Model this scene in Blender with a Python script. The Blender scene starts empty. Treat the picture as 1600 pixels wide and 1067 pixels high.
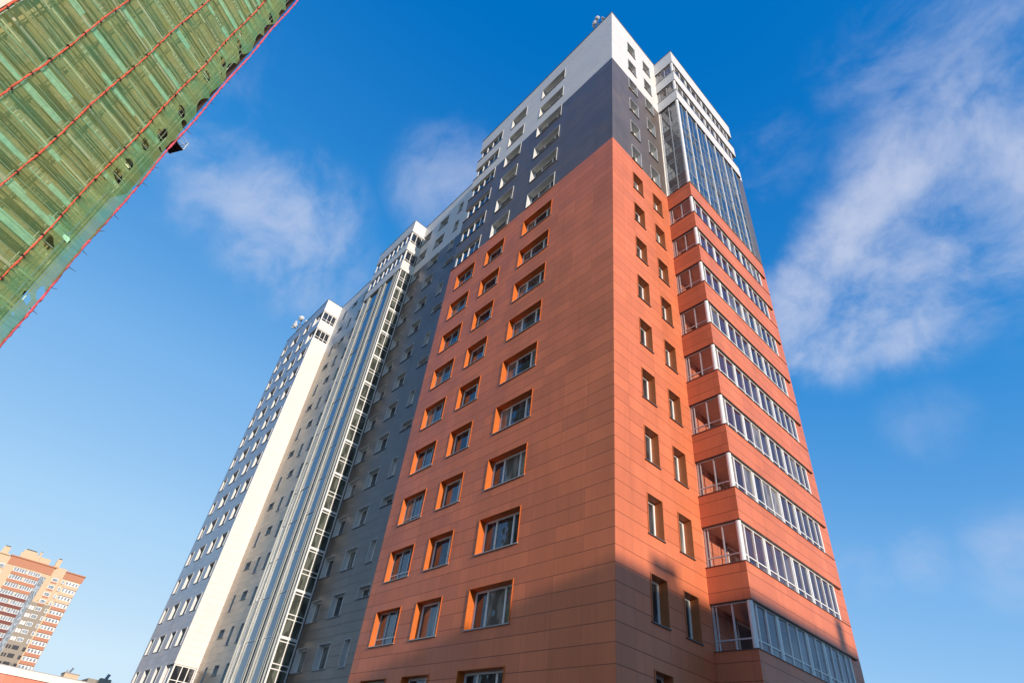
import bpy, math, random
from mathutils import Matrix, Vector
random.seed(7)
R = math.radians
SC = bpy.context.scene
COL = SC.collection
# ------------------------------------------------------------------ camera
cam_d = bpy.data.cameras.new('camera'); cam = bpy.data.objects.new('camera', cam_d); COL.objects.link(cam)
CW = Vector((11.0867, -14.1455, -1.1763))
rx = Vector((0.67026, 0.73265, 0.11818)); dn = Vector((-0.38222, 0.47731, -0.79126)); fw = Vector((-0.63613, 0.48518, 0.59996))
cam.matrix_world = Matrix(((rx.x, -dn.x, -fw.x, CW.x), (rx.y, -dn.y, -fw.y, CW.y), (rx.z, -dn.z, -fw.z, CW.z), (0, 0, 0, 1)))
cam_d.sensor_width = 36; cam_d.lens = 886.83 / 1600 * 36
cam_d.shift_x = 0.01419; cam_d.shift_y = 0.04547
cam_d.clip_start = 0.1; cam_d.clip_end = 3000
SC.camera = cam
# ------------------------------------------------------------------ sun and sky
SUN_EL, SUN_A = R(11.0), R(7.8)
sdir = Vector((math.cos(SUN_EL) * math.cos(SUN_A), -math.cos(SUN_EL) * math.sin(SUN_A), math.sin(SUN_EL)))
sd = bpy.data.lights.new('sun', 'SUN'); sun = bpy.data.objects.new('sun', sd); COL.objects.link(sun)
sd.energy = 4.3; sd.angle = R(0.5); sd.color = (1.0, 0.85, 0.70)
sun.rotation_euler = (-sdir).to_track_quat('-Z', 'Y').to_euler()
W = bpy.data.worlds.new('World'); SC.world = W; W.use_nodes = True
SC.view_settings.view_transform = 'Standard'; SC.view_settings.look = 'None'
SC.view_settings.exposure = 0.2; SC.view_settings.gamma = 1.0

class NT:
    def __init__(s, tree): s.t = tree; s.n = tree.nodes; s.l = tree.links
    def new(s, typ, **kw):
        n = s.n.new(typ)
        for k, v in kw.items(): setattr(n, k, v)
        return n
    def put(s, sock, v):
        if isinstance(v, bpy.types.NodeSocket): s.l.new(v, sock)
        elif v is not None: sock.default_value = v
    def math(s, op, a, b=None, c=None, clamp=False):
        n = s.new('ShaderNodeMath', operation=op, use_clamp=clamp)
        for i, v in enumerate((a, b, c)): s.put(n.inputs[i], v)
        return n.outputs[0]
    def vmath(s, op, a, b=None):
        n = s.new('ShaderNodeVectorMath', operation=op); s.put(n.inputs[0], a); s.put(n.inputs[1], b)
        return n.outputs['Value'] if op == 'DOT_PRODUCT' else n.outputs[0]
    def noise(s, vec, scale, detail=4, rough=.5, dist=0):
        n = s.new('ShaderNodeTexNoise'); s.put(n.inputs['Vector'], vec)
        n.inputs['Scale'].default_value = scale; n.inputs['Detail'].default_value = detail
        n.inputs['Roughness'].default_value = rough; n.inputs['Distortion'].default_value = dist
        return n.outputs[0]
    def map(s, v, a, b, c=0., d=1., smooth=True):
        n = s.new('ShaderNodeMapRange', interpolation_type='SMOOTHSTEP' if smooth else 'LINEAR')
        s.put(n.inputs[0], v)
        for i, x in enumerate((a, b, c, d)): n.inputs[i + 1].default_value = x
        return n.outputs[0]
    def mix(s, f, a, b, blend='MIX'):
        n = s.new('ShaderNodeMix', data_type='RGBA', blend_type=blend)
        s.put(n.inputs[0], f)
        for i, v in ((6, a), (7, b)):
            if isinstance(v, tuple) and len(v) == 3: v = v + (1,)
            s.put(n.inputs[i], v)
        return n.outputs[2]
    def sep(s, v):
        n = s.new('ShaderNodeSeparateXYZ'); s.put(n.inputs[0], v); return n.outputs
    def comb(s, x, y, z):
        n = s.new('ShaderNodeCombineXYZ')
        for i, v in enumerate((x, y, z)): s.put(n.inputs[i], v)
        return n.outputs[0]

w = NT(W.node_tree); w.n.clear()
out = w.new('ShaderNodeOutputWorld'); bg = w.new('ShaderNodeBackground')
sky = w.new('ShaderNodeTexSky', sky_type='NISHITA'); sky.sun_disc = False
sky.sun_elevation = SUN_EL; sky.sun_rotation = math.pi / 2 + SUN_A
sky.air_density = 1.0; sky.dust_density = 0.35; sky.ozone_density = 3.0; sky.altitude = 200
D = w.new('ShaderNodeTexCoord').outputs['Generated']
hsv = w.new('ShaderNodeHueSaturation'); w.put(hsv.inputs['Color'], sky.outputs[0])
hsv.inputs['Saturation'].default_value = 1.15; hsv.inputs['Value'].default_value = 1.0
# thin cirrus: soft patches by direction times stretched noise
def blob(px, py, rad):   # direction of a patch of cloud, and its angular radius
    d = (rx * ((px - 777.3) / 886.8) + dn * ((py - 606.3) / 886.8) + fw).normalized()
    return w.map(w.vmath('DOT_PRODUCT', D, tuple(d)), math.cos(R(rad)), math.cos(R(rad * .12)))
wv_ = w.vmath('MULTIPLY', w.comb(w.noise(D, 3.0, 3), w.noise(w.vmath('ADD', D, (5., 1., 2.)), 3.0, 3), w.noise(w.vmath('ADD', D, (1., 7., 3.)), 3.0, 3)), (.22, .22, .22))
warp = w.vmath('ADD', D, wv_)
n1 = w.noise(warp, 4.6, 12, .58, 0.)
n2 = w.noise(w.vmath('MULTIPLY', warp, (1., 1.3, 1.)), 12.0, 8, .6, 0.)
nn = w.math('ADD', w.math('MULTIPLY', n1, .68), w.math('MULTIPLY', n2, .32))
cov = None
for px, py, rad, s in ((1470, 330, 12, .9), (1390, 420, 11, 1.0), (1290, 490, 8.5, .95), (1540, 250, 11, .8), (1580, 380, 11, .35), (1500, 90, 12, .5), (1370, 110, 7, .4), (1590, 30, 9, .5), (450, 350, 10, .62), (340, 270, 9, .5), (480, 400, 9, .5), (700, 290, 8, .48), (1450, 655, 5, .30), (1600, 880, 6, .5), (1340, 890, 4, .5), (1430, 870, 4, .45), (330, 90, 8, .35), (1200, 245, 6, .4)):
    b = w.math('MULTIPLY', blob(px, py, rad), s)
    cov = b if cov is None else w.math('MAXIMUM', cov, b)
cl = w.math('MULTIPLY', w.map(w.math('ADD', nn, w.math('MULTIPLY', cov, .22)), .50, .84), w.map(cov, 0.0, .85), clamp=True)
cl = w.math('MULTIPLY', cl, .80)
# grade the sky's own gradient to the clear northern blue of the photograph
gv = w.math('MULTIPLY', w.sep(sky.outputs[0])[1], .12)
rp = w.new('ShaderNodeValToRGB'); w.put(rp.inputs[0], gv); cr = rp.color_ramp
stops = ((.05, (.0, .118, .43)), (.075, (.0, .142, .475)), (.115, (.03, .235, .60)), (.198, (.17, .40, .73)), (.352, (.34, .57, .82)), (.66, (.55, .72, .85)))
while len(cr.elements) < len(stops): cr.elements.new(.5)
for e, (p_, c_) in zip(cr.elements, stops): e.position = p_; e.color = c_ + (1,)
fin = w.mix(cl, rp.outputs[0], (.58, .62, .75))
w.put(bg.inputs[0], w.vmath('MULTIPLY', fin, (8.333, 8.333, 8.333))); bg.inputs[1].default_value = 0.12
w.l.new(bg.outputs[0], out.inputs[0])

# ------------------------------------------------------------------ materials
def mat(name):
    m = bpy.data.materials.new(name); m.use_nodes = True
    t = NT(m.node_tree); b = m.node_tree.nodes['Principled BSDF']
    return m, t, b
def simple(name, c, rough=.5, metal=0., var=.08, scale=3., spec=.5):
    m, t, b = mat(name)
    p = t.new('ShaderNodeNewGeometry').outputs['Position']
    n = t.noise(p, scale, 5, .6)
    f = t.map(n, .3, .7, 1 - var, 1 + var, False)
    col = t.mix(1.0, (c[0], c[1], c[2]), t.comb(f, f, f), 'MULTIPLY')
    t.put(b.inputs['Base Color'], col)
    b.inputs['Roughness'].default_value = rough; b.inputs['Metallic'].default_value = metal
    b.inputs['Specular IOR Level'].default_value = spec
    return m
def panel(name, c, rough=.35, pz=.6, oz=.35, pu=1.35, ou=0., seam=.010, dark=.5, var=.075, spec=.5, stain=.11):
    """cladding panels: joints on a world grid, each panel a touch different"""
    m, t, b = mat(name)
    g = t.new('ShaderNodeNewGeometry'); P = t.sep(g.outputs['Position']); N = t.sep(g.outputs['True Normal'])
    isx = t.math('GREATER_THAN', t.math('ABSOLUTE', N[0]), .7)
    # on faces looking along x the panels are narrower
    u = t.mix_f(isx, t.math('DIVIDE', t.math('SUBTRACT', P[0], ou), pu), t.math('DIVIDE', P[1], .943))
    v = t.math('DIVIDE', t.math('SUBTRACT', P[2], oz), pz)
    fu, fv = t.math('FRACT', u), t.math('FRACT', v)
    du = t.math('MULTIPLY', t.math('MINIMUM', fu, t.math('SUBTRACT', 1., fu)), pu)
    dv = t.math('MULTIPLY', t.math('MINIMUM', fv, t.math('SUBTRACT', 1., fv)), pz)
    s1 = t.map(du, seam * .5, seam * 1.3, .55, 0.); s2 = t.map(dv, seam * .7, seam * 1.8, 1., 0.)
    s = t.math('MAXIMUM', s1, s2)
    wn = t.new('ShaderNodeTexWhiteNoise', noise_dimensions='3D')
    t.put(wn.inputs['Vector'], t.comb(t.math('FLOOR', u), t.math('FLOOR', v), isx))
    f1 = t.map(wn.outputs['Value'], 0, 1, 1 - var, 1 + var, False)
    n = t.noise(t.vmath('MULTIPLY', g.outputs['Position'], (.5, .5, .12)), 1.3, 5, .6)
    f2 = t.map(n, .3, .7, 1 - stain, 1 + stain, False)
    nr = t.noise(t.vmath('MULTIPLY', g.outputs['Position'], (2.2, 2.2, .09)), 1.6, 4, .65)
    f2 = t.math('MULTIPLY', f2, t.map(nr, .52, .75, 1., 1. - stain * .9, False))
    f = t.math('MULTIPLY', f1, f2)
    col = t.mix(1., tuple(c), t.comb(f, f, f), 'MULTIPLY')
    col = t.mix(s, col, tuple(x * dark for x in c))
    t.put(b.inputs['Base Color'], col)
    t.put(b.inputs['Roughness'], t.map(wn.outputs['Color'], 0, 1, rough - .05, rough + .07, False))
    b.inputs['Specular IOR Level'].default_value = spec
    bp = t.new('ShaderNodeBump'); bp.inputs['Strength'].default_value = .6; bp.inputs['Distance'].default_value = .012
    t.put(bp.inputs['Height'], t.math('MULTIPLY', s, -1.)); 
    # slight tilt of each panel, as real cassettes have
    nm = t.vmath('ADD', bp.outputs[0], t.vmath('MULTIPLY', t.vmath('SUBTRACT', wn.outputs['Color'], (.5, .5, .5)), (.022, .022, .022)))
    t.put(b.inputs['Normal'], t.vmath('NORMALIZE', nm))
    return m
def mixf(s, f, a, b):
    n = s.new('ShaderNodeMix', data_type='FLOAT'); s.put(n.inputs[0], f); s.put(n.inputs[2], a); s.put(n.inputs[3], b)
    return n.outputs[0]
NT.mix_f = mixf
def glass(name, tint=(.75, .8, .85), body=(.02, .025, .03), clear=.0, fres=1.9, rough=.01, wob=.02):
    """window glass: mirror by Fresnel over a part clear, part dark body"""
    m, t, b = mat(name); t.n.remove(b); o = t.n['Material Output']
    g = t.new('ShaderNodeNewGeometry')
    nz = t.new('ShaderNodeBump'); nz.inputs['Strength'].default_value = .5; nz.inputs['Distance'].default_value = wob
    t.put(nz.inputs['Height'], t.noise(g.outputs['Position'], 1.1, 2))
    lw = t.new('ShaderNodeLayerWeight'); lw.inputs['Blend'].default_value = .5; t.put(lw.inputs['Normal'], nz.outputs[0])
    r0 = ((fres - 1) / (fres + 1)) ** 2
    frv = t.math('ADD', t.math('MULTIPLY', t.math('POWER', lw.outputs['Facing'], 4.), 1 - r0), r0, clamp=True)
    gl = t.new('ShaderNodeBsdfGlossy'); gl.inputs['Roughness'].default_value = rough; t.put(gl.inputs['Normal'], nz.outputs[0])
    gl.inputs['Color'].default_value = (.9, .93, 1, 1)
    tr = t.new('ShaderNodeBsdfTransparent'); tr.inputs[0].default_value = tint + (1,)
    df = t.new('ShaderNodeBsdfDiffuse')
    n = t.noise(t.vmath('MULTIPLY', g.outputs['Position'], (3.1, 3.1, .9)), 1.0, 2)
    t.put(df.inputs[0], t.mix(t.map(n, .45, .6), body, tuple(min(1, x * 2.2 + .01) for x in body)))
    m1 = t.new('ShaderNodeMixShader'); m1.inputs[0].default_value = clear; t.l.new(df.outputs[0], m1.inputs[1]); t.l.new(tr.outputs[0], m1.inputs[2])
    m2 = t.new('ShaderNodeMixShader'); t.l.new(frv, m2.inputs[0]); t.l.new(m1.outputs[0], m2.inputs[1]); t.l.new(gl.outputs[0], m2.inputs[2])
    t.l.new(m2.outputs[0], o.inputs[0])
    return m

RED, GREY, WHITE, BEIGE = (.61, .172, .077), (.130, .104, .090), (.68, .67, .655), (.52, .37, .245)
M = {}
M['red'] = panel('terracotta_cladding', RED, .42, spec=.35)
M['grey'] = panel('slate_grey_cladding', GREY, .32, spec=.5, dark=.6, stain=.14)
M['white'] = panel('white_cladding', WHITE, .42, dark=.8, seam=.007, var=.015, stain=.03, spec=.35)
M['beige'] = panel('beige_cladding', BEIGE, .3, dark=.55, spec=1.0)
M['silver'] = panel('silver_grey_cladding', (.40, .41, .46), .3, dark=.7, spec=1.0)
M['orange'] = simple('orange_flashing', (.58, .135, .016), .5)
M['rust'] = simple('rust_brown_flashing', (.50, .15, .05), .5)
M['palef'] = simple('pale_flashing', (.62, .63, .62), .45)
M['frame'] = simple('white_window_frame', (.76, .76, .74), .4, var=.04)
M['alu'] = simple('aluminium_frame', (.55, .56, .56), .35, metal=.25, var=.05)
M['sill'] = simple('dark_sill_metal', (.10, .075, .07), .4)
M['lsill'] = simple('grey_sill_metal', (.32, .31, .31), .4)
M['coping'] = simple('coping_metal', (.16, .17, .2), .4, metal=.4)
M['roof'] = simple('bitumen_roof', (.09, .09, .09), .9)
M['soffit'] = simple('concrete_soffit', (.55, .50, .46), .8)
M['soffred'] = simple('red_bounce_soffit', (.62, .34, .24), .8)  # soffit colour carries the red reflected off the balcony cladding
M['inred'] = panel('balcony_inner_cladding', (.62, .21, .12), .6, spec=.2)
M['inwhite'] = simple('balcony_inner_plaster', (.66, .64, .58), .8)
M['pane'] = glass('dark_window_glass', body=(.02, .022, .026), fres=1.75)
M['pane2'] = glass('curtained_window_glass', body=(.10, .095, .085), fres=1.7)
M['pane3'] = glass('blinds_window_glass', body=(.045, .04, .04), fres=1.95)
M['panes'] = glass('stair_shaft_glass', body=(.05, .056, .046), fres=1.7)
M['fin'] = simple('pale_metal_fin', (.42, .44, .42), .35, metal=.3)
M['paneb'] = glass('balcony_glass', tint=(.93, .92, .94), body=(.05, .05, .07), clear=.93, fres=1.65)
M['paneg'] = glass('curtain_wall_glass', tint=(.6, .7, .78), body=(.03, .05, .07), clear=.45, fres=2.2)
M['panec'] = glass('balcony_glass_with_blind', tint=(.8, .78, .74), body=(.16, .14, .12), clear=.35, fres=1.65)
M['curtain'] = simple('interior_curtain', (.5, .48, .44), .9)

# ------------------------------------------------------------------ mesh collecting
class MB:
    def __init__(s): s.v = []; s.f = []; s.m = []; s.mats = []
    def mi(s, k):
        if k not in s.mats: s.mats.append(k)
        return s.mats.index(k)
    def quad(s, a, b, c, d, k):
        i = len(s.v); s.v += [a, b, c, d]; s.f.append((i, i + 1, i + 2, i + 3)); s.m.append(s.mi(k))
    def box(s, x0, y0, z0, x1, y1, z1, k):
        x0, x1 = sorted((x0, x1)); y0, y1 = sorted((y0, y1)); z0, z1 = sorted((z0, z1))
        i = len(s.v)
        s.v += [(x0, y0, z0), (x1, y0, z0), (x1, y1, z0), (x0, y1, z0), (x0, y0, z1), (x1, y0, z1), (x1, y1, z1), (x0, y1, z1)]
        for q in ((3, 2, 1, 0), (4, 5, 6, 7), (0, 1, 5, 4), (1, 2, 6, 5), (2, 3, 7, 6), (3, 0, 4, 7)):
            s.f.append(tuple(i + j for j in q)); s.m.append(s.mi(k))
    def tube(s, pts, r, k, n=8, cap=True):
        pts = [Vector(p) for p in pts]; rings = []
        for j, p in enumerate(pts):
            d = (pts[min(j + 1, len(pts) - 1)] - pts[max(j - 1, 0)]).normalized()
            a = d.cross(Vector((0, 0, 1)) if abs(d.z) < .9 else Vector((1, 0, 0))).normalized(); b = d.cross(a)
            rr = r[j] if isinstance(r, (list, tuple)) else r
            i = len(s.v); rings.append(i)
            for q in range(n):
                t = 2 * math.pi * q / n; s.v.append(tuple(p + (a * math.cos(t) + b * math.sin(t)) * rr))
        for i, j in zip(rings, rings[1:]):
            for q in range(n):
                s.f.append((i + q, i + (q + 1) % n, j + (q + 1) % n, j + q)); s.m.append(s.mi(k))
        if cap:
            s.f.append(tuple(rings[0] + q for q in range(n))[::-1]); s.m.append(s.mi(k))
            s.f.append(tuple(rings[-1] + q for q in range(n))); s.m.append(s.mi(k))
    def add(s, o, M4):
        i = len(s.v); s.v += [tuple(M4 @ Vector(p)) for p in o.v]
        for f, m in zip(o.f, o.m): s.f.append(tuple(i + j for j in f)); s.m.append(s.mi(o.mats[m]))
    def mesh(s, name):
        me = bpy.data.meshes.new(name); me.from_pydata([tuple(p) for p in s.v], [], s.f)
        for k in s.mats: me.materials.append(M[k])
        me.polygons.foreach_set('material_index', s.m); me.update(); return me
    def build(s, name, parent=None, loc=None, rz=0):
        o = bpy.data.objects.new(name, s.mesh(name)); COL.objects.link(o)
        if parent: o.parent = parent
        if loc: o.location = loc
        o.rotation_euler.z = rz
        return o
def tag(o, label=None, cat=None, group=None, kind=None):
    for k, v in (('label', label), ('category', cat), ('group', group), ('kind', kind)):
        if v: o[k] = v
    return o
def empty(name, loc=(0, 0, 0), rz=0, parent=None):
    o = bpy.data.objects.new(name, None); COL.objects.link(o); o.location = loc; o.rotation_euler.z = rz; o.parent = parent
    return o
def wall(mb, ax, pl, u0, u1, z0, z1, holes, zone, flip=False):
    """a facade plane with openings; ax 'y': plane y=pl, u is x; ax 'x': plane x=pl, u is y.  zone: [(z_lo, z_hi, material)]"""
    us = sorted({u0, u1} | {h[0] for h in holes} | {h[1] for h in holes}); us = [u for u in us if u0 - 1e-6 <= u <= u1 + 1e-6]
    zs = sorted({z0, z1} | {h[2] for h in holes} | {h[3] for h in holes} | {z for z, _, _ in zone}); zs = [z for z in zs if z0 - 1e-6 <= z <= z1 + 1e-6]
    for a, b in zip(us, us[1:]):
        for c, d in zip(zs, zs[1:]):
            um, zm = (a + b) / 2, (c + d) / 2
            if any(h[0] < um < h[1] and h[2] < zm < h[3] for h in holes): continue
            k = next((k for lo, hi, k in zone if lo <= zm < hi), zone[-1][2])
            p = [(a, pl, c), (b, pl, c), (b, pl, d), (a, pl, d)] if ax == 'y' else [(pl, a, c), (pl, b, c), (pl, b, d), (pl, a, d)]
            if flip: p = p[::-1]
            mb.quad(*p, k)

# ------------------------------------------------------------------ windows (local: x right, y inward, z up from the sill)
def win_parts(wd, h, lights, surround, depth=.33, transom=None, fk='frame', pk='pane', sillk='sill', fw_=.085, lip=.03):
    f = MB(); p = MB(); s = MB(); l = MB()
    d0, d1 = depth, depth + .07
    e = .028
    f.box(-wd/2 + e, d0, e, wd/2 - e, d1, e + fw_, fk); f.box(-wd/2 + e, d0, h - e - fw_, wd/2 - e, d1, h - e, fk)
    xs = [-wd/2 + e] + [-wd/2 + e + (wd - 2*e) * q for q in lights] + [wd/2 - e]
    for i, x in enumerate(xs):
        a, b = (x, x + fw_) if i == 0 else ((x - fw_, x) if i == len(xs) - 1 else (x - fw_ * .55, x + fw_ * .55))
        f.box(a, d0, e + fw_, b, d1, h - e - fw_, fk)
        if 0 < i < len(xs) - 1: f.box(x - .015, d0 - .012, e + fw_ + .02, x + .015, d0, h - e - fw_ - .02, fk)
    if transom: 
        for i in range(len(xs) - 1): f.box(xs[i] + fw_ * .56, d0 + .004, transom - .03, xs[i+1] - fw_ * .56, d1 - .004, transom + .03, fk)
    for xa, xb in zip(xs, xs[1:]):
        a_, b_ = random.uniform(-.008, .008), random.uniform(-.006, .006); y_ = d0 + .035
        p.quad((xa, y_ + a_, e), (xb, y_ - a_, e), (xb, y_ - a_ + b_, h - e), (xa, y_ + a_ + b_, h - e), pk if pk != 'pane' else random.choice(('pane', 'pane', 'pane', 'pane3', 'pane2')))
    t = .025; pr = -lip
    s.box(-wd/2 - .004, pr, -.004, -wd/2 + t, d1, h + .004, surround); s.box(wd/2 - t, pr, -.004, wd/2 + .004, d1, h + .004, surround)
    s.box(-wd/2 + t, pr + .002, h - t, wd/2 - t, d1, h + .004, surround); s.box(-wd/2 + t, 0, -.004, wd/2 - t, d1, t, surround)
    l.box(-wd/2 - .03, -.055, -.03, wd/2 + .03, -.005, .012, sillk); l.box(-wd/2 + .03, -.005, .026, wd/2 - .03, d0 - .003, .034, sillk)
    return f, p, s, l
_cache = {}
def window(root, key, spec, loc, rz, extra=None):
    key = key + str(random.randint(0, 5))
    if key not in _cache:
        f, p, s, l = win_parts(*spec[0], **spec[1])
        _cache[key] = [(n, b.mesh(n)) for n, b in (('window', f), ('pane', p), ('surround', s), ('sill', l))]
    ms = _cache[key]
    o = bpy.data.objects.new('window', ms[0][1]); COL.objects.link(o); o.parent = root; o.location = loc; o.rotation_euler.z = rz
    for n, me in ms[1:]:
        c = bpy.data.objects.new(n, me); COL.objects.link(c); c.parent = o
    return o
rest = MB()
def window_rest(spec, loc, rz):
    T = Matrix.Translation(loc) @ Matrix.Rotation(rz, 4, 'Z')
    for b in win_parts(*spec[0], **spec[1]): rest.add(b, T)

# ------------------------------------------------------------------ the apartment building
GZ = -2.8
TOP = 50.0
zt = lambda n: 48.0 - 3 * (n - 1)
bld = empty('apartment_building', (0, 0, 0))
tag(bld, 'tall apartment building in terracotta, slate grey and white panels with glazed balconies on the right', 'apartment building')
ZR, ZW = 31.4, 42.0
zone = [(GZ - 1, ZR, 'red'), (ZR, ZW, 'grey'), (ZW, 60, 'white')]
zoneg = [(GZ - 1, ZW, 'grey'), (ZW, 60, 'white')]
XL = -15.44; YD = 2.25
N = range(1, 17)
HW = 1.6
colA, colB, colC = (-7.30, -4.73), (-10.97, -9.10), (-14.28, -12.18)
holes = []
for n in N:
    z1, z0 = zt(n), zt(n) - HW
    for a, b in (colA, colB): holes.append((a, b, z0, z1))
    holes.append((colC[0], colC[1], z0, z1) if n > 6 else (XL, colC[1], z0, z1))
mb = MB()
wall(mb, 'y', 0, XL, 0, GZ, TOP, holes, zone)
# east face, with the stair windows
c1, c2 = (1.86, 2.82), (3.80, 4.73)
hr = [(a, b, zt(n) - HW, zt(n)) for n in N for a, b in (c1, c2)]
PX, YB, YF, YE = 1.61, 5.47, 14.33, 14.75
wall(mb, 'x', 0, 0, YB, GZ, TOP, hr, zone)
# west return of the tower, with corner openings
hw = [(0, 1.5, zt(n) - HW, zt(n)) for n in range(1, 7)]
wall(mb, 'x', XL, 0, YD, GZ, TOP, hw, zone, flip=True)
# pier past the balconies, then the rear
mb.box(-.1, 13.72, GZ, 1.5, YE, ZR, 'red'); mb.box(-.1, 13.72, ZR, 1.5, YE, ZW, 'grey'); mb.box(-.1, 13.72, ZW, 1.5, YE, 43.4, 'white')
wall(mb, 'x', 0, YE, 17.5, GZ, TOP, [], zone); wall(mb, 'y', 17.5, -59.2, 0, GZ, TOP, [], zoneg, flip=True)
mb.build('wall', bld)
mb = MB()
wr = MB()   # recess between the tower and the middle bay
XE, XFc, XG = (-24.45, -22.85), (-27.42, -25.85), None
he = []
for n in N:
    z1 = zt(n); he += [(XE[0], XE[1], z1 - 1.5, z1), (XFc[0], XFc[1], z1 - 1.5, z1)]
    he.append((-21.25, -20.5, z1 - 1.55, z1) if (n % 2 == 1 or n == 2) else (-21.25, -19.8, z1 - .75, z1))
wall(wr, 'y', YD, -27.6, XL, GZ, TOP, he, zoneg); wr.build('wall', bld)
X2a, X2b, Y2 = -27.6, -34.9, .8
X3a, X3b, Y3 = -46.6, -59.2, .2
wr = MB(); hh = []
for n in N:
    z1 = zt(n)
    hh.append((-44.65, -44.1, z1 - 1.52, z1) if n % 2 else (-44.7, -43.5, z1 - .76, z1))
    hh.append((-42.5, -41.4, z1 - .8, z1) if n % 2 else (-42.0, -41.35, z1 - 1.52, z1))
    hh.append((-39.85, -39.1, z1 - 1.52, z1))
wall(wr, 'y', YD, X3a, X2b, GZ, TOP, hh, [(GZ - 1, ZW, 'beige'), (ZW, 60, 'white')]); wr.build('wall', bld)
# end block: silver grey front, white flank
wr = MB(); h3 = []
c3 = ((-58.5, -57.25), (-55.5, -53.5), (-51.7, -50.2), (-48.85, -47.15))
for n in N:
    z1 = zt(n)
    for j, (a, b) in enumerate(c3):
        if j == 3 and n in (1, 2, 15): h3.append((a, X3a, z1 - 1.6, z1))
        else: h3.append((a, b, z1 - 1.5, z1))
wall(wr, 'y', Y3, X3b, X3a, GZ, TOP, h3, [(GZ, 4.98 - .6, 'grey'), (4.38, 60, 'silver')])
wall(wr, 'x', X3a, Y3, YD, GZ, TOP, [(Y3, YD - .12, zt(n) - HW, zt(n)) for n in (1, 2, 15)], [(GZ - 1, zt(15) - 1.6, 'beige'), (zt(15) - 1.6, 60, 'white')])
wall(wr, 'x', X3b, Y3, 17.5, GZ, TOP, [], [(GZ - 1, 60, 'silver')], flip=True)
wr.build('wall', bld)
# roof and coping
rf = MB(); rf.box(X3b + .3, YD + .3, 49.2, -.3, 17.2, 49.4, 'roof'); rf.box(XL + .3, .3, 49.2, -.3, YD + .3, 49.39, 'roof')
rf.box(X3b + .3, Y3 + .3, 49.2, X3a - .3, YD + .3, 49.39, 'roof'); rf.box(X2b + .2, Y2 + .2, 49.2, X2a - .2, YD + .3, 49.39, 'roof')
roof = rf.build('roof', bld)
t = .04
def cop(x0, y0, x1, y1, z=TOP):
    cp = MB(); cp.box(x0, y0, z, x1, y1, z + .05, 'coping'); cp.build('coping', bld)
cop(XL - t, -t, t, .35); cop(-.35, .35, t, 17.54); cop(XL - t, .35, XL + .3, YD - t)
cop(X2a + t, YD - t, XL + .3, YD + .3); cop(X3a + t, YD - t, X2b - t, YD + .3); cop(X3b - t, Y3 - t, X3a + t, Y3 + .35); cop(X3a - .3, Y3 + .35, X3a + t, YD + .3); cop(X3b - t, Y3 + .35, X3b + .3, 17.5)
pr = MB()   # inner faces of the parapet
pr.box(XL + .002, .002, 49.3, -.002, .25, TOP - .001, 'palef'); pr.box(-.25, .26, 49.3, -.002, 17.4, TOP - .001, 'palef'); pr.build('parapet', bld)

# windows: the hundred that show largest are parts, the others one piece
SA = ((2.57, HW, (.30, .72), 'orange'), dict(sillk='lsill')); SAg = ((2.57, HW, (.30, .72), 'palef'), dict(sillk='lsill'))
SB = ((1.87, HW, (.66,), 'orange'), dict(sillk='lsill')); SBg = ((1.87, HW, (.66,), 'palef'), dict(sillk='lsill'))
SCd = ((2.10, HW, (.36, .70), 'orange'), dict(depth=.24, transom=.38, fk='alu', sillk='lsill', fw_=.055))
SR1 = ((.96, HW, (), 'rust'), dict(depth=.32)); SR1g = ((.96, HW, (), 'palef'), dict(depth=.32))
SR2 = ((.93, HW, (), 'rust'), dict(depth=.32)); SR2g = ((.93, HW, (), 'palef'), dict(depth=.32))
SEw = ((1.6, 1.5, (.55,), 'palef'), dict(sillk='coping', lip=.004)); SFw = ((1.57, 1.5, (.55,), 'palef'), dict(sillk='coping', lip=.004))
left = 100
cx = lambda ab: (ab[0] + ab[1]) / 2
jobs = []
for n in reversed(N):
    z0 = zt(n) - HW
    jobs.append((0, 'A' if n > 6 else 'Ag', SA if n > 6 else SAg, (cx(colA), 0, z0), 0))
    jobs.append((0, 'B' if n > 6 else 'Bg', SB if n > 6 else SBg, (cx(colB), 0, z0), 0))
    if n > 6: jobs.append((0, 'C', SCd, (cx(colC), 0, z0), 0))
    jobs.append((0, 'R1' if n > 6 else 'R1g', SR1 if n > 6 else SR1g, (0, cx(c1), z0), math.pi/2))
    jobs.append((0, 'R2' if n > 6 else 'R2g', SR2 if n > 6 else SR2g, (0, cx(c2), z0), math.pi/2))
    jobs.append((1 if n > 2 else 2, 'E', SEw, (cx(XE), YD, zt(n) - 1.5), 0))
    jobs.append((1 if n > 4 else 2, 'F', SFw, (cx(XFc), YD, zt(n) - 1.5), 0))
    if n % 2 == 1 or n == 2: jobs.append((2, 'Gn', ((.75, 1.55, (), 'palef'), dict(sillk='coping', lip=.004)), (-20.875, YD, zt(n) - 1.55), 0))
    else: jobs.append((2, 'Gs', ((1.45, .75, (.6,), 'palef'), dict(sillk='coping', lip=.004)), (-20.525, YD, zt(n) - .75), 0))
    for a, b, c, d in hh:
        if abs(d - zt(n)) < .01: jobs.append((3, '', ((b - a, d - c, (), 'palef'), dict(sillk='coping', depth=.25, lip=.004)), ((a + b)/2, YD, c), 0))
    for a, b, c, d in h3:
        if abs(d - zt(n)) < .01 and b != X3a: jobs.append((3, '', ((b - a, d - c, (.5,) if b - a > 1.4 else (), 'palef'), dict(sillk='coping', depth=.38)), ((a + b)/2, Y3, c), 0))
jobs.sort(key=lambda j: j[0])
for pr_, key, spec, loc, rz in jobs:
    if left > 0 and pr_ < 3: window(bld, key, spec, loc, rz); left -= 1
    else: window_rest(spec, loc, rz)
rw = rest.build('window', bld); rw['kind'] = 'stuff'

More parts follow.
